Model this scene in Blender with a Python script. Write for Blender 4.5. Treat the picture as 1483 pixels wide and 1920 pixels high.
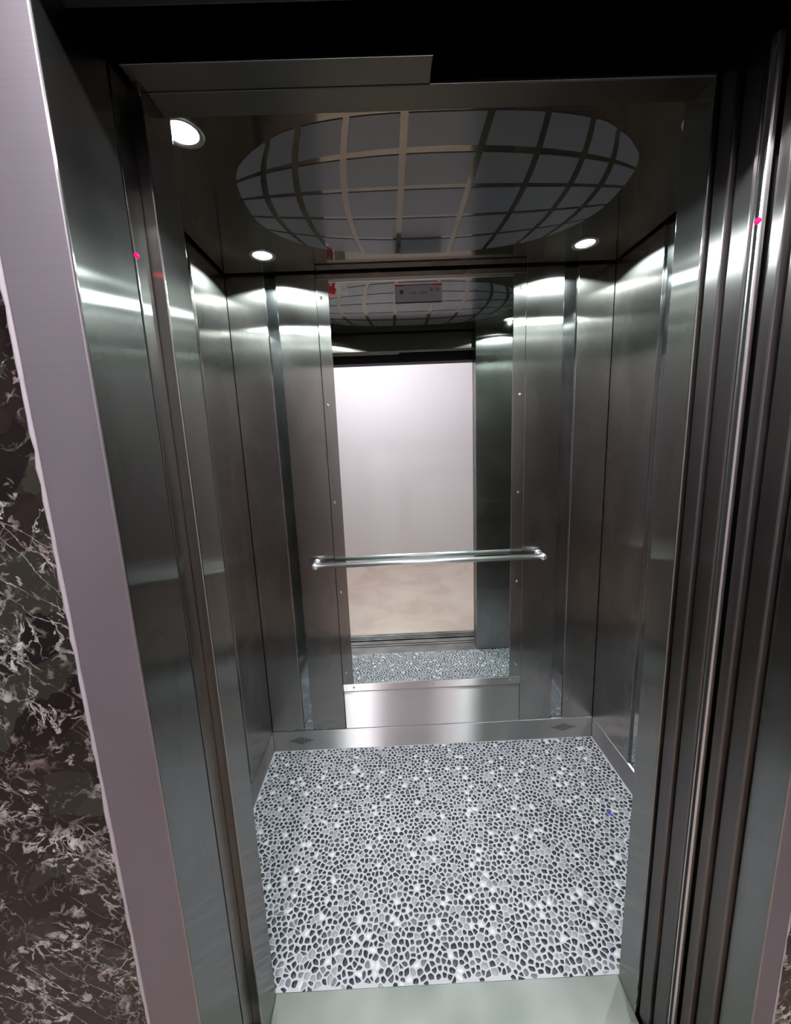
import bpy, bmesh, math, random
from mathutils import Vector, Matrix
from mathutils.geometry import tessellate_polygon
random.seed(7)
SC = bpy.context.scene
for o in list(bpy.data.objects): bpy.data.objects.remove(o)
COL = SC.collection

# ------------------------------------------------------------------ camera
YAW, PITCH, ROLL, FPX, CAMZ = 0.0109, 0.1723, 0.0405, 724.6, 1.5
f = Vector((math.sin(YAW)*math.cos(PITCH), math.cos(YAW)*math.cos(PITCH), -math.sin(PITCH)))
r = Vector((math.cos(YAW), -math.sin(YAW), 0)); d = f.cross(r).normalized()
r2 = r*math.cos(ROLL)+d*math.sin(ROLL); d2 = -r*math.sin(ROLL)+d*math.cos(ROLL)
cam = bpy.data.cameras.new('camera'); co = bpy.data.objects.new('camera', cam); COL.objects.link(co)
M = Matrix((( r2.x, -d2.x, -f.x, 0), (r2.y, -d2.y, -f.y, 0), (r2.z, -d2.z, -f.z, CAMZ), (0, 0, 0, 1)))
co.matrix_world = M
cam.sensor_fit = 'VERTICAL'; cam.sensor_height = 24.0; cam.lens = FPX/1920*24.0; cam.clip_start = 0.01
SC.camera = co

# ------------------------------------------------------------------ world, exposure
w = bpy.data.worlds.new('world'); SC.world = w; w.use_nodes = True
w.node_tree.nodes['Background'].inputs[0].default_value = (0.9, 0.85, 1, 1)
w.node_tree.nodes['Background'].inputs[1].default_value = 0.0
vs = SC.view_settings
vs.view_transform = 'Standard'; vs.look = 'None'; vs.exposure = 0.0; vs.gamma = 1.0; vs.use_curve_mapping = False

# light settings
CAR_W, CAR_COL = 17.5, (0.87, 1.0, 0.985)
LAND_W, LAND_COL = 56.0, (1.0, 0.945, 0.99)

# ------------------------------------------------------------------ dimensions (metres)
XL, XR, YB = -0.6405, 0.9696, 1.728        # car walls
OL, OR = -0.378, 0.5835                    # car opening
YI = 0.838                                 # inner face of the front return
YF = 0.764                                 # outer face
ZH = 2.095                                 # opening height
ZC = 2.205                                 # car ceiling
YW = -1.24                                 # landing wall behind the photographer
ZL = 2.62                                  # landing ceiling
LIGHTS = [(-0.434, 1.571), (0.759, 1.566), (-0.431, 1.003), (0.752, 1.003)]

# ------------------------------------------------------------------ materials
def nt(name):
    m = bpy.data.materials.new(name); m.use_nodes = True
    return m, m.node_tree.nodes, m.node_tree.links, m.node_tree.nodes['Principled BSDF']
def simple(name, col, rough=.5, metal=0., **k):
    m, N, L, P = nt(name)
    P.inputs['Base Color'].default_value = (*col, 1); P.inputs['Roughness'].default_value = rough
    P.inputs['Metallic'].default_value = metal
    for a, b in k.items(): P.inputs[a.replace('_', ' ')].default_value = b
    return m
def steel(name, col, rough, aniso=.85, grain='v', smudge=.5, var=.10, streak=900, fine=.05, broad=.22):
    """brushed stainless steel; grain 'v' vertical brushing, 'h' horizontal brushing"""
    m, N, L, P = nt(name)
    N.remove(P); out = N['Material Output']
    g = N.new('ShaderNodeNewGeometry')
    up = N.new('ShaderNodeCombineXYZ'); up.inputs[0].default_value = .031; up.inputs[1].default_value = .043; up.inputs[2].default_value = 1
    cr = N.new('ShaderNodeVectorMath'); cr.operation = 'CROSS_PRODUCT'
    L.new(g.outputs['Normal'], cr.inputs[0]); L.new(up.outputs[0], cr.inputs[1]); tan = cr.outputs[0]
    if grain == 'h':
        c2 = N.new('ShaderNodeVectorMath'); c2.operation = 'CROSS_PRODUCT'
        L.new(g.outputs['Normal'], c2.inputs[0]); L.new(cr.outputs[0], c2.inputs[1]); tan = c2.outputs[0]
    nz = N.new('ShaderNodeVectorMath'); nz.operation = 'NORMALIZE'; L.new(tan, nz.inputs[0]); tan = nz.outputs[0]
    G1 = N.new('ShaderNodeBsdfAnisotropic'); G1.distribution = 'BECKMANN'; G1.inputs['Anisotropy'].default_value = -.8*aniso; L.new(tan, G1.inputs['Tangent'])
    G2 = N.new('ShaderNodeBsdfAnisotropic'); G2.distribution = 'GGX'; G2.inputs['Anisotropy'].default_value = -.5*aniso; L.new(tan, G2.inputs['Tangent'])
    G2.inputs['Roughness'].default_value = min(.75, rough+.17)
    mp = N.new('ShaderNodeMapping'); L.new(g.outputs['Position'], mp.inputs['Vector'])
    mp.inputs['Scale'].default_value = (streak, streak, 3) if grain == 'v' else (3, 3, streak)
    n1 = N.new('ShaderNodeTexNoise'); n1.inputs['Scale'].default_value = 1; n1.inputs['Detail'].default_value = 1
    L.new(mp.outputs[0], n1.inputs['Vector'])
    n2 = N.new('ShaderNodeTexNoise'); n2.inputs['Scale'].default_value = 4; n2.inputs['Detail'].default_value = 1.2
    mp2 = N.new('ShaderNodeMapping'); mp2.inputs['Scale'].default_value = (1.6, 1.6, .7)
    L.new(g.outputs['Position'], mp2.inputs['Vector']); L.new(mp2.outputs[0], n2.inputs['Vector'])
    def mr(src, a, b, lo, hi):
        q = N.new('ShaderNodeMapRange'); q.inputs[1].default_value = a; q.inputs[2].default_value = b; q.inputs[3].default_value = lo; q.inputs[4].default_value = hi
        q.interpolation_type = 'SMOOTHSTEP'; L.new(src, q.inputs[0]); return q.outputs[0]
    L.new(mr(n2.outputs['Fac'], .2, .82, rough*(1-.25*smudge), rough*(1+.45*smudge)), G1.inputs['Roughness'])
    mu = N.new('ShaderNodeMath'); mu.operation = 'MULTIPLY'
    L.new(mr(n2.outputs['Fac'], .2, .8, 1-var, 1+var), mu.inputs[0]); L.new(mr(n1.outputs['Fac'], 0, 1, 1-fine, 1+fine), mu.inputs[1])
    vm = N.new('ShaderNodeVectorMath'); vm.operation = 'SCALE'; vm.inputs[0].default_value = col
    L.new(mu.outputs[0], vm.inputs['Scale']); L.new(vm.outputs[0], G1.inputs['Color']); L.new(vm.outputs[0], G2.inputs['Color'])
    mx = N.new('ShaderNodeMixShader'); L.new(mr(n2.outputs['Fac'], .2, .82, broad*.7, broad*1.5), mx.inputs[0])
    L.new(G1.outputs[0], mx.inputs[1]); L.new(G2.outputs[0], mx.inputs[2]); L.new(mx.outputs[0], out.inputs[0])
    return m

MAT = {}
MAT['panel'] = steel('steel_vertical_brushed', (.34, .33, .315), .18, 1, 'v', .12, .05)
MAT['return'] = steel('steel_return', (.32, .32, .305), .18, 1, 'v', .12, .05)
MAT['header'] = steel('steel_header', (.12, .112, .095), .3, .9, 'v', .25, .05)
MAT['plate'] = steel('steel_horizontal_brushed', (.60, .59, .59), .46, 1, 'h', .15, .05)
MAT['kick'] = steel('steel_baseboard', (.58, .58, .58), .46, 1, 'h', .15, .06)
MAT['frame'] = steel('steel_landing_frame', (.27, .258, .283), .52, .15, 'h', .2, .06, broad=.6)
MAT['reveal'] = steel('steel_reveal', (.28, .285, .275), .18, 1, 'v', .12, .05)
MAT['door'] = steel('steel_door_leaf', (.19, .183, .18), .30, .95, 'v', .25, .05)
MAT['strip'] = steel('polished_strip', (.44, .46, .47), .10, .3, 'v', .2, .03, broad=.08)
MAT['edge'] = simple('folded_steel_edge', (.62, .62, .62), .25, 1)
MAT['chrome'] = simple('chrome', (.95, .96, .97), .36, 1)
MAT['bolt'] = simple('screw_steel', (.6, .6, .6), .25, 1)
MAT['ceiling'] = steel('ceiling_polished_bronze_steel', (.25, .23, .19), .10, .0, 'v', .3, .04, 300, .02, broad=.1)
MAT['pane'] = simple('frosted_ceiling_pane', (.085, .085, .095), .2, 0, Specular_IOR_Level=.6)
MAT['mirror'] = simple('mirror_glass', (.83, .89, .87), .012, 1)
MAT['black'] = simple('dark_gap', (.006, .006, .006), .7)
MAT['dark_steel'] = simple('dark_painted_steel', (.010, .007, .009), .6, .0, Specular_IOR_Level=.2)
MAT['silicone'] = simple('clear_silicone', (.42, .40, .43), .25, 0, Coat_Weight=.4)
MAT['ring'] = simple('downlight_ring', (.45, .45, .45), .3, 1)
MAT['alu'] = steel('worn_aluminium', (.34, .345, .33), .45, .2, 'h', .6, .2, 200, .05)
MAT['grout'] = simple('light_grout', (.64, .64, .685), .3, 0, Specular_IOR_Level=.6)
for k, c, ro in (('peb_dark', (.035, .04, .05), .3), ('peb_char', (.085, .09, .105), .3), ('peb_mid', (.22, .215, .25), .28),
                 ('peb_light', (.42, .41, .46), .26), ('peb_white', (.88, .89, .88), .2)):
    MAT[k] = simple(k, c, ro, 0)
MAT['plaster'] = simple('landing_plaster', (.86, .80, .83), .6)
MAT['land_ceil'] = simple('landing_ceiling_paint', (.80, .78, .79), .8)
MAT['red'] = simple('red_sticker', (.33, .01, .015), .4)
MAT['paper'] = simple('white_sticker', (.55, .53, .52), .5)
MAT['signgrey'] = simple('grey_sign_film', (.22, .20, .22), .35)
MAT['ink'] = simple('black_ink', (.02, .015, .02), .5)
MAT['redink'] = simple('faded_red_ink', (.22, .05, .06), .5)
MAT['blue'] = simple('blue_plastic', (.02, .04, .75), .4)
def emis(name, col, s):
    m, N, L, P = nt(name)
    P.inputs['Base Color'].default_value = (0, 0, 0, 1); P.inputs['Emission Color'].default_value = (*col, 1); P.inputs['Emission Strength'].default_value = s
    return m
MAT['bulb'] = emis('downlight_bulb', (.93, 1, .97), 10)
MAT['lamp'] = emis('landing_lamp_diffuser', LAND_COL, 20)
MAT['led'] = emis('red_led', (1, .0, .03), 9)

def marble():
    m, N, L, P = nt('black_veined_marble')
    g = N.new('ShaderNodeNewGeometry')
    def mapping(rot, sc, src):
        q = N.new('ShaderNodeMapping'); q.inputs['Rotation'].default_value = rot; L.new(src, q.inputs[0])
        q2 = N.new('ShaderNodeMapping'); q2.inputs['Scale'].default_value = sc; L.new(q.outputs[0], q2.inputs[0]); return q2.outputs[0]
    def noise(sc, det, ro, src, dist=0):
        n = N.new('ShaderNodeTexNoise'); n.inputs['Scale'].default_value = sc; n.inputs['Detail'].default_value = det
        n.inputs['Roughness'].default_value = ro; n.inputs['Distortion'].default_value = dist; L.new(src, n.inputs['Vector']); return n
    def ramp(src, stops):
        r = N.new('ShaderNodeValToRGB'); e = r.color_ramp.elements
        e[0].position, e[0].color = stops[0][0], (*stops[0][1], 1); e[1].position, e[1].color = stops[1][0], (*stops[1][1], 1)
        for p, c in stops[2:]:
            x = e.new(p); x.color = (*c, 1)
        L.new(src, r.inputs[0]); return r.outputs[0]
    def op(o_, x, y):
        k = N.new('ShaderNodeMath'); k.operation = o_
        for i, v in enumerate((x, y)):
            if isinstance(v, (int, float)): k.inputs[i].default_value = v
            else: L.new(v, k.inputs[i])
        return k.outputs[0]
    P0 = g.outputs['Position']
    nd = noise(7, 5, .6, P0)
    vm = N.new('ShaderNodeVectorMath'); vm.operation = 'MULTIPLY_ADD'; vm.inputs[1].default_value = (.10, .10, .10)
    L.new(nd.outputs['Color'], vm.inputs[0]); L.new(P0, vm.inputs[2]); W_ = vm.outputs[0]
    # angular shards of slightly different dark tone
    D1 = mapping((0, .7, 0), (1, 1, 1.7), W_)
    vc = N.new('ShaderNodeTexVoronoi'); vc.inputs['Scale'].default_value = 13; L.new(D1, vc.inputs['Vector'])
    sx = N.new('ShaderNodeSeparateXYZ'); L.new(vc.outputs['Color'], sx.inputs[0])
    base = ramp(sx.outputs[0], [(0, (.004, .002, .002)), (1, (.030, .031, .022)), (.5, (.013, .009, .007))])
    big = noise(3.5, 2, .5, P0).outputs['Fac']
    # breccia: crowded small pale flecks in patches
    D2 = mapping((0, .5, 0), (1, 1, 1.5), W_)
    f1 = noise(30, 6, .62, D2, .5).outputs['Fac']
    pm = ramp(noise(8.5, 4, .6, D1).outputs['Fac'], [(.42, (0, 0, 0)), (.58, (1, 1, 1))])
    fleck = op('MULTIPLY', ramp(f1, [(.555, (0, 0, 0)), (.60, (1, 1, 1))]), pm)
    # ridged veins: contour lines of noise
    def ridge(sc, src, wd, det=4):
        n = noise(sc, det, .55, src).outputs['Fac']; return ramp(op('ABSOLUTE', op('SUBTRACT', n, .5), 0), [(0, (1, 1, 1)), (wd, (0, 0, 0))])
    D3 = mapping((0, -.75, 0), (1, 1, 3.2), P0)
    v1 = op('MULTIPLY', ridge(5.5, D3, .009, 5), ramp(noise(6, 3, .6, P0).outputs['Fac'], [(.46, (0, 0, 0)), (.60, (1, 1, 1))]))
    D4 = mapping((0, .25, 0), (2.2, 1, 1), W_)
    v2 = op('MULTIPLY', ridge(9, D4, .011, 5), ramp(noise(9, 3, .6, W_).outputs['Fac'], [(.50, (0, 0, 0)), (.58, (.8, .8, .8))]))
    ve = N.new('ShaderNodeTexVoronoi'); ve.feature = 'DISTANCE_TO_EDGE'; ve.inputs['Scale'].default_value = 30; L.new(D1, ve.inputs['Vector'])
    v3 = op('MULTIPLY', ramp(ve.outputs['Distance'], [(.02, (1, 1, 1)), (.09, (0, 0, 0))]), op('MULTIPLY', pm, ramp(noise(22, 3, .6, P0).outputs['Fac'], [(.48, (0, 0, 0)), (.6, (.9, .9, .9))])))
    fac = op('MAXIMUM', op('MAXIMUM', fleck, v1), op('MAXIMUM', v2, v3))
    pale = ramp(noise(11, 3, .6, W_).outputs['Fac'], [(.35, (.22, .17, .16)), (.65, (.62, .64, .60)), (.5, (.46, .45, .42))])
    mix = N.new('ShaderNodeMix'); mix.data_type = 'RGBA'
    L.new(fac, mix.inputs[0]); L.new(base, mix.inputs[6]); L.new(pale, mix.inputs[7]); L.new(mix.outputs[2], P.inputs['Base Color'])
    P.inputs['Roughness'].default_value = .17; P.inputs['Specular IOR Level'].default_value = .22
    return m
MAT['marble'] = marble()
def beige():
    m, N, L, P = nt('beige_marble_floor')
    g = N.new('ShaderNodeNewGeometry')
    n = N.new('ShaderNodeTexNoise'); n.inputs['Scale'].default_value = 2.4; n.inputs['Detail'].default_value = 8; n.inputs['Distortion'].default_value = .7
    L.new(g.outputs['Position'], n.inputs['Vector'])
    r_ = N.new('ShaderNodeValToRGB'); e = r_.color_ramp.elements
    e[0].position, e[0].color = .38, (.66, .53, .45, 1); e[1].position, e[1].color = .62, (.76, .66, .56, 1)
    x = e.new(.5); x.color = (.73, .60, .515, 1)
    L.new(n.outputs['Fac'], r_.inputs[0]); L.new(r_.outputs[0], P.inputs['Base Color']); P.inputs['Roughness'].default_value = .2
    return m
MAT['beige'] = beige()

# ------------------------------------------------------------------ mesh helpers
WLOC = {}
def link(name, bm, mat, parent=None, smooth=False, anchor=None):
    """one mesh object from a bmesh in world coordinates; origin at its base centre"""
    me = bpy.data.meshes.new(name)
    xs = [v.co.x for v in bm.verts]; ys = [v.co.y for v in bm.verts]; zs = [v.co.z for v in bm.verts]
    c = anchor or Vector(((min(xs)+max(xs))/2, (min(ys)+max(ys))/2, min(zs)))
    bmesh.ops.translate(bm, verts=bm.verts, vec=-c)
    bmesh.ops.recalc_face_normals(bm, faces=bm.faces)
    bm.to_mesh(me); bm.free()
    if smooth:
        for p in me.polygons: p.use_smooth = True
    for m in (mat if isinstance(mat, list) else [mat]): me.materials.append(MAT[m])
    o = bpy.data.objects.new(name, me); COL.objects.link(o)
    if parent: o.parent = parent; o.location = c - WLOC[parent.name]
    else: o.location = c
    WLOC[o.name] = c.copy()
    return o
def tag(o, label=None, cat=None, group=None, kind=None):
    if label: o['label'] = label
    if cat: o['category'] = cat
    if group: o['group'] = group
    if kind: o['kind'] = kind
    return o
def empty(name, loc, label=None, cat=None, group=None, kind=None):
    o = bpy.data.objects.new(name, None); COL.objects.link(o); o.location = loc; o.empty_display_size = .05
    WLOC[o.name] = Vector(loc)
    return tag(o, label, cat, group, kind)
def bbox(bm, x0, x1, y0, y1, z0, z1, bev=0.0, seg=2):
    vs_ = [bm.verts.new((x, y, z)) for z in (z0, z1) for y in (y0, y1) for x in (x0, x1)]
    fs = [bm.faces.new([vs_[i] for i in q]) for q in ((0, 2, 3, 1), (4, 5, 7, 6), (0, 1, 5, 4), (2, 6, 7, 3), (0, 4, 6, 2), (1, 3, 7, 5))]
    if bev: bmesh.ops.bevel(bm, geom=list({e for f_ in fs for e in f_.edges}), offset=bev, segments=seg, affect='EDGES', profile=.5)
    return bm
def box(name, x0, x1, y0, y1, z0, z1, mat, parent=None, bev=.0008, kind=None, seg=2):
    o = link(name, bbox(bmesh.new(), x0, x1, y0, y1, z0, z1, bev, seg), mat, parent)
    if kind: o['kind'] = kind
    return o
def tube(bm, a, b, rad, n=20, r2=None, caps=True):
    a, b = Vector(a), Vector(b); ax = (b-a).normalized()
    u = ax.orthogonal().normalized(); v = ax.cross(u); r2 = rad if r2 is None else r2
    R1 = [bm.verts.new(a+(u*math.cos(2*math.pi*i/n)+v*math.sin(2*math.pi*i/n))*rad) for i in range(n)]
    R2 = [bm.verts.new(b+(u*math.cos(2*math.pi*i/n)+v*math.sin(2*math.pi*i/n))*r2) for i in range(n)]
    for i in range(n): bm.faces.new((R1[i], R1[(i+1) % n], R2[(i+1) % n], R2[i]))
    if caps: bm.faces.new(R1[::-1]); bm.faces.new(R2)
    return bm
def lathe(bm, c, ax, prof, n=24):
    """prof: list of (distance along axis, radius)"""
    c = Vector(c); ax = Vector(ax).normalized(); u = ax.orthogonal().normalized(); v = ax.cross(u); rings = []
    for t, rr in prof:
        if rr < 1e-6: rings.append([bm.verts.new(c+ax*t)])
        else: rings.append([bm.verts.new(c+ax*t+(u*math.cos(2*math.pi*i/n)+v*math.sin(2*math.pi*i/n))*rr) for i in range(n)])
    for A, B in zip(rings, rings[1:]):
        for i in range(n):
            j = (i+1) % n
            if len(A) == 1 and len(B) == 1: continue
            if len(A) == 1: bm.faces.new((A[0], B[j], B[i]))
            elif len(B) == 1: bm.faces.new((A[i], A[j], B[0]))
            else: bm.faces.new((A[i], A[j], B[j], B[i]))
    return bm
def prism_xz(bm, pts, y0, y1):
    """polygon given as (x, z), extruded from y0 to y1"""
    A = [bm.verts.new((x, y0, z)) for x, z in pts]; B = [bm.verts.new((x, y1, z)) for x, z in pts]
    bm.faces.new(A); bm.faces.new(B[::-1])
    for i in range(len(pts)):
        j = (i+1) % len(pts); bm.faces.new((A[i], B[i], B[j], A[j]))
    return bm

# ================================================================== CAR SHELL
ZT = 2.28
T = .018
# ---- back wall
wb = empty('wall_back', ((XL+XR)/2, YB+.03, 0), 'brushed steel back wall of the lift car with polished vertical strips', kind='structure')
box('backing', XL-.03, XR+.03, YB+T, YB+T+.02, 0, ZT, 'dark_steel', wb, 0)
def wall_panel(x0, x1, z0=.109, z1=ZT, mat='panel', nm='panel'):
    return box(nm, x0+.0008, x1-.0008, YB, YB+T-.001, z0, z1, mat, wb, .0022)
wall_panel(XL, -.481); wall_panel(-.437, -.2715); wall_panel(.5985, .7595); wall_panel(.8155, XR)
wall_panel(-.2705, .5975, 2.176, ZT)
for a, b in ((-.481, -.437), (.7595, .8155)):
    box('polished_strip', a, b, YB+.009, YB+T-.001, .109, ZT, 'strip', wb, 0)
box('lower_plate', -.2705, .5975, YB-.0005, YB+T-.001, .109, .3165, 'plate', wb, .0018)
# ---- side walls
def side_wall(name, X, s, label):
    e = empty(name, (X+s*.03, 1.28, 0), label, kind='structure')
    def bx(nm, y0, y1, z0, z1, off, mat, bev):
        xa, xb = sorted((X+s*off, X+s*(T-.001)))
        return box(nm, xa, xb, y0, y1, z0, z1, mat, e, bev)
    xa, xb = sorted((X+s*T, X+s*(T+.02)))
    box('backing', xa, xb, YI-.02, YB+T, 0, ZT, 'dark_steel', e, 0)
    bx('panel', 1.4375, YB-.0008, .109, ZT, 0, 'panel', .0022)
    bx('polished_strip', 1.392, 1.4375, .109, ZT, .009, 'strip', 0)
    bx('panel', 1.10, 1.3915, .109, ZT, 0, 'panel', .0022)
    bx('polished_strip', 1.056, 1.099, .109, ZT, .009, 'strip', 0)
    bx('panel', YI+.001, 1.055, .109, ZT, 0, 'panel', .0022)
    return e
wl = side_wall('wall_left', XL, -1, 'brushed steel left wall of the lift car, reflecting the corner')
wr = side_wall('wall_right', XR, 1, 'brushed steel right wall of the lift car beside the folded doors')
# ---- front returns and transom
wf = empty('wall_front', (.1, .8, 0), 'brushed steel front return and door header of the lift car', kind='structure')
box('left_return', XL-.03, OL, .742, YI, 0, ZT, 'return', wf, .0025)
box('right_return', OR, XR+.03, YF, YI, 0, ZT, 'return', wf, .0025)
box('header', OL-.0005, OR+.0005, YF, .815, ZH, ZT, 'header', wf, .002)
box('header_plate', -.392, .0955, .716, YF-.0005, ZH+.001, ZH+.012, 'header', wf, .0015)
box('header_highlight', .0955, OR, YF-.0012, YF-.0002, ZH+.0005, ZH+.005, 'edge', wf, .0003)  # paler strip added as the highlight along the header's front edge
box('header_highlight', -.392, .0955, .7148, .7159, ZH+.001, ZH+.0045, 'edge', wf, .0003)  # same added highlight strip, on the front edge of the plate
# ---- car floor, baseboards, threshold
# baseboards
bb = box('baseboard_back', XL+.0015, XR-.0015, YB-.004, YB+T-.001, 0, .1085, 'kick', None, .0012, 'structure')
tag(bb, 'brushed steel skirting along the back wall with two slotted vents')
def vent(cx, cz):
    rows = [(-.0165, .030), (-.011, .062), (-.0055, .095), (0, .128), (.0055, .095), (.011, .062), (.0165, .030)]
    for z, L_ in rows:
        n = max(1, round(L_/.032)); seg = L_/n
        for i in range(n):
            x0 = cx-L_/2+i*seg
            box('vent_slot', x0+.002, x0+seg-.002, YB-.0044, YB-.0034, cz+z-.0011, cz+z+.0011, 'black', bb, 0)
vent(-.499, .056); vent(.822, .061)
for nm, X, s in (('baseboard_left', XL, 1), ('baseboard_right', XR, -1)):
    xa, xb = sorted((X-s*.016, X+s*.0012))
    o = box(nm, xa, xb, YI+.001, YB-.0045, 0, .1085, 'kick', None, .0012, 'structure')
    tag(o, 'brushed steel skirting along the %s wall' % nm.split('_')[1])
th = box('trim_1', OL-.001, OR+.001, YF-.018, YI+.004, -.02, .003, 'alu', None, .002, 'structure'); tag(th, 'worn aluminium threshold plate in front of the pebble floor')

# ---- pebble floor
fl = box('floor', XL, XR, YI+.004, YB, -.03, -.0006, 'grout', None, 0, 'structure')
tag(fl, 'black, grey and white pebbles set in light grout on the car floor')
def clip(poly, px, py, qx, qy):
    """keep the part of poly nearer to p than to q"""
    mx_, my_ = (px+qx)/2, (py+qy)/2; dx, dy = qx-px, qy-py; out = []
    n = len(poly)
    for i in range(n):
        ax, ay = poly[i]; bx_, by_ = poly[(i+1) % n]
        da = (ax-mx_)*dx+(ay-my_)*dy; db = (bx_-mx_)*dx+(by_-my_)*dy
        if da <= 0: out.append((ax, ay))
        if da*db < 0:
            t = da/(da-db); out.append((ax+(bx_-ax)*t, ay+(by_-ay)*t))
    return out
pit = .0186; rows = int((YB-YI-.004)/(pit*.87))+2; cols = int((XR-XL)/pit)+2
P_ = {}
for j in range(-1, rows+1):
    for i in range(-1, cols+1):
        P_[(i, j)] = (XL+(i+.5*(j % 2)+random.uniform(-.46, .46))*pit, YI+.004+(j+random.uniform(-.46, .46))*pit*.87)
stones = []
for (i, j), (px, py) in P_.items():
    if not (XL+.006 < px < XR-.006 and YI+.007 < py < YB-.008): continue
    poly = [(px-.03, py-.03), (px+.03, py-.03), (px+.03, py+.03), (px-.03, py+.03)]
    for a in range(-3, 4):
        for b in range(-3, 4):
            if (a or b) and (i+a, j+b) in P_:
                q = P_[(i+a, j+b)]; poly = clip(poly, px, py, q[0], q[1])
                if len(poly) < 3: break
        if len(poly) < 3: break
    if len(poly) < 3: continue
    cx = sum(p[0] for p in poly)/len(poly); cy = sum(p[1] for p in poly)/len(poly)
    poly = [(min(max(x, XL+.005), XR-.005), min(max(y, YI+.0045), YB-.006)) for x, y in poly]
    k = random.random(); gap = .0021
    if k < .56: mi, sh = 0, .80
    elif k < .74: mi, sh = 1, .82
    elif k < .83: mi, sh = 2, .84
    elif k < .95: mi, sh = 3, .94
    else: mi, sh = 4, .95
    sh *= random.uniform(.80, 1.0)
    # shrink towards the centre and cut the corners so the stones are rounded
    pp = []
    n = len(poly)
    for q in range(n):
        a = poly[q]; b = poly[(q+1) % n]
        for t in (.2, .8): pp.append((cx+((a[0]+(b[0]-a[0])*t)-cx)*sh, cy+((a[1]+(b[1]-a[1])*t)-cy)*sh))
    stones.append((cy, cx, cy, pp, mi, random.uniform(.0007, .0016)))
stones.sort()
PM = ['peb_dark', 'peb_char', 'peb_mid', 'peb_light', 'peb_white']
def stone_bm(bm, st, mi=None):
    _, cx, cy, pp, m_, h = st
    A = [bm.verts.new((x, y, -.0008)) for x, y in pp]
    B = [bm.verts.new((cx+(x-cx)*.93, cy+(y-cy)*.93, h*.6-.0006)) for x, y in pp]
    C = bm.verts.new((cx, cy, h-.0006)); n = len(pp)
    for i in range(n):
        j = (i+1) % n
        f1 = bm.faces.new((A[i], A[j], B[j], B[i])); f2 = bm.faces.new((B[i], B[j], C))
        f1.smooth = f2.smooth = True
        if mi is not None: f1.material_index = f2.material_index = mi
vis = [s for s in stones if -.37 < s[1] < .575][:300]
vid = {id(s) for s in vis}
for s in vis:
    bm = bmesh.new(); stone_bm(bm, s); link('pebble', bm, PM[s[4]], fl)
bm = bmesh.new()
for s in stones:
    if id(s) not in vid: stone_bm(bm, s, s[4])
o = link('pebbles', bm, PM, fl); o['kind'] = 'stuff'
# scrap of blue plastic
bm = bmesh.new()
pts = [(.822, 1.325), (.829, 1.318), (.836, 1.308), (.838, 1.298), (.832, 1.300), (.830, 1.308), (.824, 1.312), (.819, 1.320)]
A = [bm.verts.new((x, y, .0012+.001*(i % 2))) for i, (x, y) in enumerate(pts)]; B = [bm.verts.new((x, y, .0026+.001*(i % 2))) for i, (x, y) in enumerate(pts)]
bm.faces.new(A[::-1]); bm.faces.new(B)
for i in range(len(pts)): bm.faces.new((A[i], A[(i+1) % 8], B[(i+1) % 8], B[i]))
tag(link('plastic_scrap', bm, 'blue'), 'tiny blue scrap lying on the pebble floor near the right wall', 'scrap')

# ================================================================== CAR CEILING
IN = .013
cx0, cx1, cy0, cy1 = XL+IN, XR-IN, YI+.004, YB-.02
def circle(cx, cy, rad, n=40): return [Vector((cx+rad*math.cos(2*math.pi*i/n), cy+rad*math.sin(2*math.pi*i/n), ZC)) for i in range(n)]
RH = .036
loops = [[Vector((cx0, cy0, ZC)), Vector((cx1, cy0, ZC)), Vector((cx1, cy1, ZC)), Vector((cx0, cy1, ZC))]]+[circle(x, y, RH)[::-1] for x, y in LIGHTS]
flat = [p for lp in loops for p in lp]
tris = tessellate_polygon(loops)
bm = bmesh.new()
lo = [bm.verts.new(p) for p in flat]; hi = [bm.verts.new(p+Vector((0, 0, .02))) for p in flat]
for t in tris:
    try: bm.faces.new([lo[i] for i in t]); bm.faces.new([hi[i] for i in reversed(t)])
    except ValueError: pass
k = 0
for lp in loops:
    n = len(lp)
    for i in range(n): bm.faces.new((lo[k+i], lo[k+(i+1) % n], hi[k+(i+1) % n], hi[k+i]))
    k += n
ce = link('ceiling', bm, 'ceiling'); tag(ce, 'dark polished steel car ceiling with an oval globe grid of frosted panes', kind='structure')
rf = box('upper_roof', XL-.02, XR+.02, YI-.06, YB+.03, ZT, ZT+.02, 'dark_steel', ce, 0)
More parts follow.
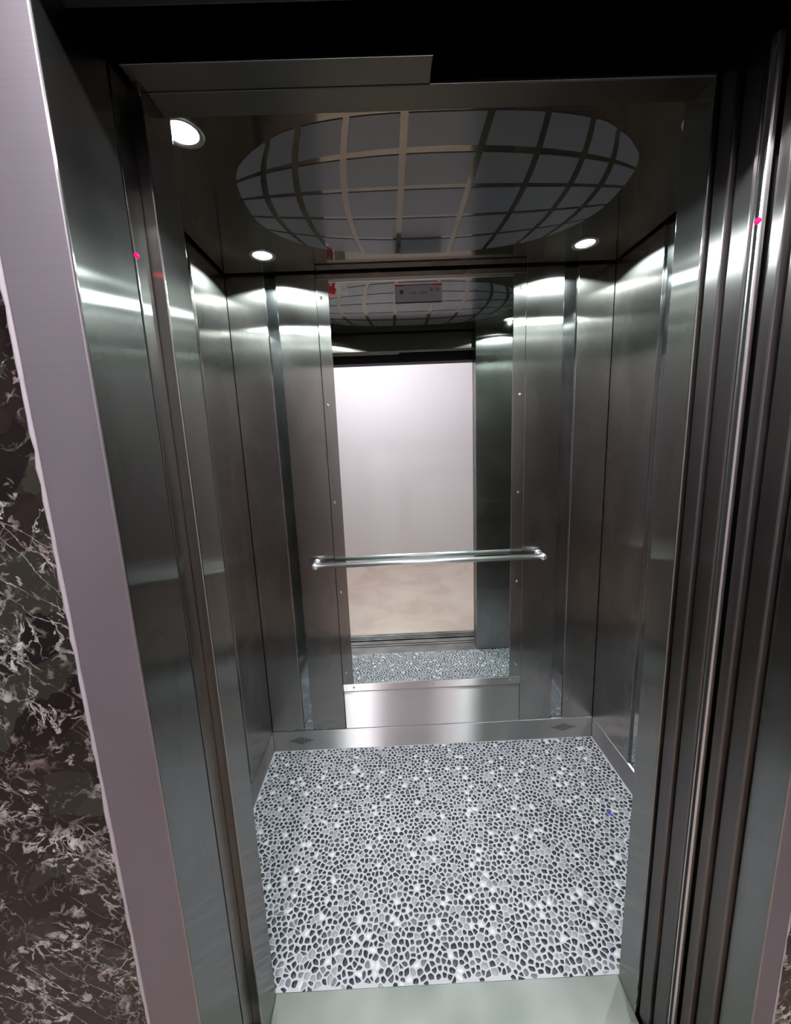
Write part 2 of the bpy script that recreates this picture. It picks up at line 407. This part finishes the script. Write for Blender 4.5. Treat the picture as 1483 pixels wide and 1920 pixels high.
# oval grid of frosted panes, bulging like a globe
EX, EY, RX, RY = .160, 1.281, .545, .313
vx = [-.60, -.476, -.385, -.254, -.095, .095, .254, .385, .476, .60]
hy = [-.36, -.205, -.066, .076, .206, .36]
def warp(u, v):
    """grid parameters (metres at the axes) to ceiling offset"""
    uu = min(abs(u)/RX, 1.12)
    y = v*math.sqrt(max(.05, 1-.66*uu*uu))
    vv = abs(v)/RY
    x = u*(1-.115*min(vv, 1.1)**2)
    if abs(u) < .12: x = u
    return x, y
def rho(x, y):
    e_ = 2.8 if y < 0 else 2.35
    return (abs(x/RX)**e_+abs(y/RY)**e_)**(1/e_)
def rim(t):
    x, y = RX*math.cos(t), RY*math.sin(t); q = rho(x, y); return (x/q, y/q)
bar = .0088; hb = [.008, .0125, .0105, .0088, .0085, .008]
for a in range(9):
    for b in range(5):
        u0, u1, v0, v1 = vx[a]+bar, vx[a+1]-bar, hy[b]+hb[b], hy[b+1]-hb[b+1]
        K = 8; grid = [[warp(u0+(u1-u0)*i/K, v0+(v1-v0)*j/K) for i in range(K+1)] for j in range(K+1)]
        inside = sum(1 for rr in grid for x, y in rr if rho(x, y) < .985)
        if inside < 7: continue
        # outline of the cell clipped to the ellipse (radial half-plane clip on a dense outline)
        ring = [grid[0][i] for i in range(K)]+[grid[j][K] for j in range(K)]+[grid[K][K-i] for i in range(K)]+[grid[K-j][0] for j in range(K)]
        out = []; n = len(ring)
        for q in range(n):
            p0, p1 = ring[q], ring[(q+1) % n]
            r0 = rho(*p0); r1_ = rho(*p1)
            if r0 <= 1: out.append(p0)
            if (r0-1)*(r1_-1) < 0:
                lo_, hi_ = 0., 1.
                for _ in range(20):
                    t = (lo_+hi_)/2; x = p0[0]+(p1[0]-p0[0])*t; y = p0[1]+(p1[1]-p0[1])*t
                    if (rho(x, y) <= 1) == (r0 <= 1): lo_ = t
                    else: hi_ = t
                out.append((x, y))
                if r0 <= 1:   # leaving: walk along the ellipse to the next entry point
                    for s in range(1, n+1):
                        z0, z1 = ring[(q+s) % n], ring[(q+s+1) % n]
                        s0 = rho(*z0); s1 = rho(*z1)
                        if s0 > 1 >= s1:
                            a0, b0 = 0., 1.
                            for _ in range(20):
                                t = (a0+b0)/2; xx = z0[0]+(z1[0]-z0[0])*t; yy = z0[1]+(z1[1]-z0[1])*t
                                if rho(xx, yy) > 1: a0 = t
                                else: b0 = t
                            t0 = math.atan2(y/RY, x/RX); t1 = math.atan2(yy/RY, xx/RX); dd = (t1-t0+math.pi) % (2*math.pi)-math.pi
                            for g_ in range(1, 8): out.append(rim(t0+dd*g_/8))
                            break
        pts = []
        for p in out:
            if not pts or math.hypot(p[0]-pts[-1][0], p[1]-pts[-1][1]) > .0006: pts.append(p)
        if math.hypot(pts[0][0]-pts[-1][0], pts[0][1]-pts[-1][1]) < .0006: pts.pop()
        if len(pts) < 4: continue
        ar = abs(sum(pts[i][0]*pts[(i+1) % len(pts)][1]-pts[(i+1) % len(pts)][0]*pts[i][1] for i in range(len(pts))))/2
        if ar < 2.2e-4: continue
        bm = bmesh.new()
        A = [bm.verts.new((EX+x, EY+y, ZC+.0005)) for x, y in pts]; B = [bm.verts.new((EX+x, EY+y, ZC-.0016)) for x, y in pts]
        bm.faces.new(A[::-1]); bm.faces.new(B)
        for i in range(len(pts)): bm.faces.new((A[i], B[i], B[(i+1) % len(pts)], A[(i+1) % len(pts)]))
        link('pane', bm, 'pane', ce)
# downlights
LB = ['recessed downlight in the far left corner of the car ceiling, glowing white', 'recessed downlight in the far right corner of the car ceiling, glowing white',
      'nearest recessed downlight on the left, grey ring round a bright bulb', 'recessed downlight behind the right door jamb, seen only in the mirror']
for (x, y), lb in zip(LIGHTS, LB):
    e = empty('downlight', (x, y, ZC), lb, 'downlight', 'round downlights in the car ceiling')
    link('trim_ring', lathe(bmesh.new(), (x, y, ZC), (0, 0, -1), [(0, RH-.001), (0, .047), (.0025, .046), (.004, .042), (.003, .0365), (.0, RH-.001)], 36), 'ring', e, True)
    link('reflector', lathe(bmesh.new(), (x, y, ZC), (0, 0, 1), [(-.001, RH-.0012), (.008, .032), (.016, .022), (.018, .0)], 36), 'chrome', e, True)
    link('bulb', lathe(bmesh.new(), (x, y, ZC), (0, 0, 1), [(.0015, 0), (.0025, .016), (.005, .029), (.010, .031), (.013, .02)], 28), 'bulb', e, True)
    ld = bpy.data.lights.new('downlight_beam', 'SPOT'); ld.energy = CAR_W; ld.color = CAR_COL; ld.spot_size = math.radians(151.5); ld.spot_blend = .035
    ld.shadow_soft_size = .009
    lo_ = bpy.data.objects.new('downlight_beam', ld); COL.objects.link(lo_); lo_.parent = e; lo_.location = (0, 0, -.016)

# ================================================================== MIRROR
mi = empty('wall_mirror', (.163, YB, .318), 'tall wall mirror in a screwed steel frame on the back wall', 'mirror')
box('glass', -.2205, .5445, YB-.0045, YB+.001, .3575, 2.169, 'mirror', mi, 0)
def fr(nm, x0, x1, z0, z1, y=.007):
    return box(nm, x0, x1, YB-y, YB+.0005, z0, z1, 'panel', mi, .0012)
fl_ = fr('side_frame', -.2700, -.2195, .3575, 2.1745); frr = fr('side_frame', .5435, .5970, .3575, 2.1745)
ft = box('top_frame', -.2190, .5430, YB-.006, YB+.0005, 2.163, 2.1745, 'edge', mi, .001)
fb = box('ledge', -.2705, .5975, YB-.009, YB+.0005, .3185, .357, 'plate', mi, .0015)
def screw(x, z, p, rad=.0052, big=False):
    pr = [(0, rad*1.25), (.0008, rad*1.25), (.0016, rad), (.0024, rad*.55), (.0016, rad*.3), (.0016, 0)]
    o = link('screw', lathe(bmesh.new(), (x, YB-.0068 if p is not fb else YB-.0088, z), (0, -1, 0), pr, 14), 'bolt', p, True)
for z in (2.106, 1.679, 1.255, .83, .42): screw(-.2525, z, fl_)
for z in (2.117, 1.692, 1.268, .846, .42): screw(.5755, z, frr)
for x in (-.219, .165, .547): screw(x, .339, fb, .004)

# stickers on the glass
YS = YB-.0048
e = empty('warning_sign', (.15, YS, 2.075), 'grey sign with red top corners and black bottom bar on the mirror', 'sign')
X0, X1, Z0, Z1 = .053, .2475, 2.0735, 2.146
box('sign_film', X0, X1, YS-.0006, YS, Z0, Z1, 'signgrey', e, 0)
def ink(x0, x1, z0, z1, m='ink', nm='print'): return box(nm, x0, x1, YS-.0009, YS-.0006, z0, z1, m, e, 0)
ink(X0, X1, Z0, Z0+.0055, 'ink', 'bottom_bar'); ink(X0, X0+.037, Z1-.0065, Z1, 'red', 'corner_bar'); ink(X1-.039, X1, Z1-.0065, Z1, 'red', 'corner_bar')
ink(X0+.037, X1-.039, Z1-.005, Z1-.0005, 'redink', 'top_band')
sh = [(.0, .0), (.006, .005), (.0085, .013), (.0075, .018), (.003, .0165), (0, .0185), (-.003, .0165), (-.0075, .018), (-.0085, .013), (-.006, .005)]
link('shield_emblem', prism_xz(bmesh.new(), [(X0+.0275+x, 2.1075+z) for x, z in sh], YS-.0009, YS-.0006), 'ink', e)
def ringm(cx, cz, r0, r1, m='redink'):
    bm = bmesh.new(); n = 28
    A = [[bm.verts.new((cx+rr*math.cos(2*math.pi*i/n), yy, cz+rr*math.sin(2*math.pi*i/n))) for i in range(n)] for yy, rr in ((YS-.0006, r0), (YS-.0009, r0), (YS-.0009, r1), (YS-.0006, r1))]
    for q in range(3):
        for i in range(n): bm.faces.new((A[q][i], A[q][(i+1) % n], A[q+1][(i+1) % n], A[q+1][i]))
    a = .7071*r0
    for s in (-1,):
        p = [(cx-a*.95, cz+a*1.05), (cx-a*1.05, cz+a*.95), (cx+a*.95, cz-a*1.05), (cx+a*1.05, cz-a*.95)]
        prism_xz(bm, p, YS-.0009, YS-.0006)
    return link('prohibition_symbol', bm, m, e)
for cx in (X1-.043, X1-.0185):
    ringm(cx, 2.1235, .0085, .0102)
    box('pictogram', cx-.004, cx-.001, YS-.0008, YS-.0006, 2.118, 2.129, 'ink', e, 0); box('pictogram', cx+.0005, cx+.0045, YS-.0008, YS-.0006, 2.120, 2.126, 'ink', e, 0)
bm = bmesh.new(); n = 24
A = [[bm.verts.new((X1-.029+sx*rr*math.cos(2*math.pi*i/n), YS-.0009, 2.099+rr*.6*math.sin(2*math.pi*i/n))) for i in range(n)] for rr, sx in ((.0095, 1.2), (.0083, 1.2))]
for i in range(n): bm.faces.new((A[0][i], A[0][(i+1) % n], A[1][(i+1) % n], A[1][i]))
link('oval_mark', bm, 'redink', e)
def text(s, cx, cz, h, m, parent, nm='lettering'):
    cu = bpy.data.curves.new('t', 'FONT'); cu.body = s; cu.size = h*1.4; cu.align_x = 'CENTER'; cu.align_y = 'CENTER'; cu.extrude = .0001
    to = bpy.data.objects.new('t', cu); COL.objects.link(to); dg = bpy.context.evaluated_depsgraph_get(); dg.update()
    me = bpy.data.meshes.new_from_object(to.evaluated_get(dg)); bpy.data.objects.remove(to)
    bm = bmesh.new(); bm.from_mesh(me)
    bmesh.ops.transform(bm, matrix=Matrix.Translation((cx, YS-.0008, cz)) @ Matrix.Rotation(math.pi/2, 4, 'X'), verts=bm.verts)
    return link(nm, bm, m, parent)
text('HGE  CEEM', X0+.097, 2.112, .0105, 'ink', e); text('B  S I M K S', X0+.098, 2.0905, .0042, 'redink', e)
e = empty('red_sticker', (-.21, YS, 2.112), 'two-lobed red sticker with white marks in the mirror\'s top left corner', 'sticker')
link('red_film', prism_xz(bmesh.new(), [(-.2185, 2.162), (-.1905, 2.162), (-.194, 2.1455), (-.189, 2.1425), (-.1935, 2.119), (-.202, 2.113), (-.214, 2.1145), (-.2185, 2.121)], YS-.0006, YS), 'red', e)
bm = bmesh.new()
prism_xz(bm, [(-.2125, 2.162), (-.2125, 2.154), (-.208, 2.1495), (-.203, 2.1535), (-.203, 2.162), (-.206, 2.162), (-.206, 2.155), (-.2085, 2.1535), (-.2095, 2.155), (-.2095, 2.162)], YS-.0009, YS-.0006)
link('white_mark', bm, 'paper', e)
link('pale_mark', prism_xz(bmesh.new(), [(-.2125+.0048+.0052*math.cos(i*.5236), 2.1295+.0052*math.sin(i*.5236)) for i in range(12)], YS-.0009, YS-.0006), 'redink', e)
e = box('paper_label', -.186, -.143, YS-.0005, YS, 2.120, 2.162, 'paper', None, 0)
tag(e, 'small pale paper label stuck beside the red sticker on the mirror', 'sticker')
for k_ in range(3): box('print_line', -.168, -.147, YS-.0008, YS-.0005, 2.130+k_*.008, 2.132+k_*.008, 'signgrey', e, 0)

# ================================================================== HANDRAIL
RY_, RZ, RX0, RX1 = YB-.055, .977, -.352, .675
h = empty('handrail', ((RX0+RX1)/2, RY_, RZ), 'slim chrome handrail crossing the mirror at hip height', 'handrail')
link('rail', tube(bmesh.new(), (RX0, RY_, RZ), (RX1, RY_, RZ), .0115, 28), 'chrome', h, True)
for x in (RX0, RX1):
    link('post', tube(bmesh.new(), (x, RY_, RZ), (x, YB-.002, RZ), .0082, 20), 'chrome', h, True)
    link('end_fitting', lathe(bmesh.new(), (x, RY_+.016, RZ), (0, -1, 0), [(0, 0), (0, .0125), (.004, .0155), (.022, .0158), (.029, .0145), (.034, .009), (.0355, 0)], 28), 'chrome', h, True)
    link('wall_flange', lathe(bmesh.new(), (x, YB-.0002, RZ), (0, -1, 0), [(0, .0), (0, .017), (.003, .0165), (.005, .012), (.0052, .0)], 28), 'chrome', h, True)

# ================================================================== DOORS
def leaf(name, x0, x1, y0, y1, z1, label, grp, mat='door'):
    e = empty(name, ((x0+x1)/2, (y0+y1)/2, .004), label, 'door', grp)
    box('leaf', x0, x1, y0, y1, .004, z1, mat, e, .003)
    box('hanger_plate', x0+.12, x0+.2, y0+.008, y1-.008, z1, z1+.05, 'dark_steel', e, .001)
    return e
leaf('sliding_door', .5905, 1.06, .7265, .7595, 2.14, 'slow leaf of the open car door, rearmost of the stacked steel edges on the right', 'car door leaves')
fd = leaf('sliding_door', .5975, 1.07, .6845, .7215, 2.14, 'fast leaf of the open car door carrying the red-lit light curtain', 'car door leaves')
leaf('sliding_door', .6125, 1.07, .6415, .6640, 2.08, 'inner leaf of the open landing door in the stack on the right', 'landing door leaves', 'door')
leaf('sliding_door', .6225, 1.07, .6005, .6370, 2.08, 'outermost leaf of the open landing door in the stack on the right', 'landing door leaves', 'door')
# light curtain strips
e = empty('light_curtain', (.606, .676, .004), 'right light curtain strip with a red lamp, on the open car door edge', 'door sensor', 'light curtain strips')
box('housing', .6000, .6120, .6680, .6842, .02, 2.08, 'edge', e, .0035, seg=3)
box('lens_strip', .5988, .6005, .6715, .6765, .04, 2.06, 'black', e, .0004)
bm = lathe(bmesh.new(), (.6008, .6725, 1.826), (-1, -.6, 0), [(0, 0), (0, .0048), (.003, .0042), (.0045, 0)], 16); link('red_lamp', bm, 'led', e, True)
e = empty('light_curtain', (-.41, .72, .004), 'left light curtain post with a red lamp beside the landing frame', 'door sensor', 'light curtain strips')
box('housing', -.440, -.3995, .7000, .7415, .004, 2.12, 'return', e, .002)
bm = lathe(bmesh.new(), (-.4000, .7035, 1.822), (1, -.5, 0), [(0, 0), (0, .0042), (.002, .0038), (.0035, 0)], 16); link('red_lamp', bm, 'led', e, True)

# door gear above the opening (dark)
box('door_track', -.47, 1.10, .615, .715, 2.215, 2.30, 'dark_steel', None, .002)
tag(bpy.data.objects['door_track'], 'dark door track housing above the car opening', 'door track')

# ================================================================== LANDING FRAME, WALLS
fx0, fx1, gx0, gx1, fy, fyb = -.4755, -.3850, .6325, .6725, .538, .5975
def two_tone(o, m):
    o.data.materials.append(MAT[m])
    for p in o.data.polygons:
        if abs(p.normal.x) > .7: p.material_index = 1
    return o
d1 = empty('door_1', (.12, .57, 0), 'brushed steel landing door frame round the lift opening', kind='structure')
two_tone(box('left_jamb', fx0, fx1, fy, .6715, 0, 2.0645, 'frame', d1, .0035, seg=3), 'reveal')
two_tone(box('right_jamb', gx0, gx1, fy-.002, fyb, 0, 2.0645, 'frame', d1, .003, seg=3), 'reveal')
box('frame_header', fx0, gx1, .505, .605, 2.065, 2.25, 'dark_steel', d1, .003, seg=3)
# silicone beads
for nm, xx, lb in (('trim_2', fx0-.004, 'bumpy clear silicone bead between marble and left frame'), ('trim_3', gx1+.004, 'clear silicone bead between right frame and marble')):
    bm = bmesh.new(); n = 90; K = 8; rings = []
    for i in range(n+1):
        z = 2.06*i/n; rr = .0040*(1+.28*random.uniform(-1, 1)); ox = random.uniform(-.0006, .0006)
        rings.append([bm.verts.new((xx+ox+rr*math.cos(2*math.pi*k/K), .5425+rr*.9*math.sin(2*math.pi*k/K), z)) for k in range(K)])
    for A, B in zip(rings, rings[1:]):
        for k in range(K): bm.faces.new((A[k], A[(k+1) % K], B[(k+1) % K], B[k]))
    bm.faces.new(rings[0][::-1]); bm.faces.new(rings[-1])
    o = link(nm, bm, 'silicone', None, True); tag(o, lb, kind='structure')
o = box('wall_marble_left', -2.4, fx0-.001, .544, .66, 0, ZL, 'marble', None, .001, 'structure'); tag(o, 'black marble wall with white and pinkish veins left of the frame')
o = box('wall_marble_right', gx1+.001, 2.6, .544, .60, 0, ZL, 'marble', None, .001, 'structure'); tag(o, 'black veined marble wall right of the landing frame')
o = box('wall_marble_top', fx0-.001, gx1+.001, .544, .60, 2.251, ZL, 'marble', None, .001, 'structure'); tag(o, 'black veined marble wall above the landing frame')
# sills
sl = empty('sill', (.12, .6, 0), 'grooved aluminium door sills of car and landing', kind='structure'); sl.name = 'trim_4'
WLOC['trim_4'] = WLOC['sill']
def sill(y0, y1, gro, nm, x0=-.395, x1=1.08):
    ed = [y0]+[v for g in gro for v in (g-.006, g+.006)]+[y1]
    for a, b in zip(ed[::2], ed[1::2]): box('sill_rib', x0, x1, a, b, -.03, 0.0, 'alu', sl, .0015)
    box('sill_base', x0, x1, y0, y1, -.05, -.0305, 'alu', sl, 0)
sill(.655, .7455, (.703, .741-.006), 'car'); sill(.542, .632, (.5885, .612), 'landing')
# landing room
o = box('floor_landing', -2.4, 2.6, YW-.1, .5415, -.06, 0, 'beige', None, 0, 'structure'); tag(o, 'beige marble landing floor, seen in the mirror')
o = box('wall_landing', -2.4, 2.6, YW-.1, YW, 0, ZL, 'plaster', None, 0, 'structure'); tag(o, 'pinkish white landing wall, seen in the mirror')
o = box('wall_landing_left', -2.5, -2.4, YW-.1, .66, 0, ZL, 'plaster', None, 0, 'structure'); tag(o, 'white landing side wall on the left')
o = box('wall_landing_right', 2.6, 2.7, YW-.1, .66, 0, ZL, 'plaster', None, 0, 'structure'); tag(o, 'white landing side wall on the right')
o = box('ceiling_landing', -2.5, 2.7, YW-.1, .66, ZL, ZL+.05, 'land_ceil', None, 0, 'structure'); tag(o, 'white landing ceiling')
# landing ceiling lamps
for LX, LY, W_, lb in ((-.3, -.08, LAND_W, 'left round ceiling lamp of the landing above the photographer'), (.74, -.08, LAND_W*.25, 'right round ceiling lamp of the landing above the photographer')):
    e = empty('ceiling_lamp', (LX, LY, ZL), lb, 'lamp', 'round landing ceiling lamps')
    link('lamp_base', lathe(bmesh.new(), (LX, LY, ZL), (0, 0, -1), [(0, 0), (0, .07), (.010, .07), (.010, 0)], 36), 'ring', e)
    link('diffuser', lathe(bmesh.new(), (LX, LY, ZL-.010), (0, 0, -1), [(0, .06), (.010, .055), (.018, .035), (.020, 0)], 36), 'lamp', e, True)
    ld = bpy.data.lights.new('lamp_glow', 'POINT'); ld.energy = W_; ld.color = LAND_COL; ld.shadow_soft_size = .03
    lo_ = bpy.data.objects.new('lamp_glow', ld); COL.objects.link(lo_); lo_.parent = e; lo_.location = (0, 0, -.065)
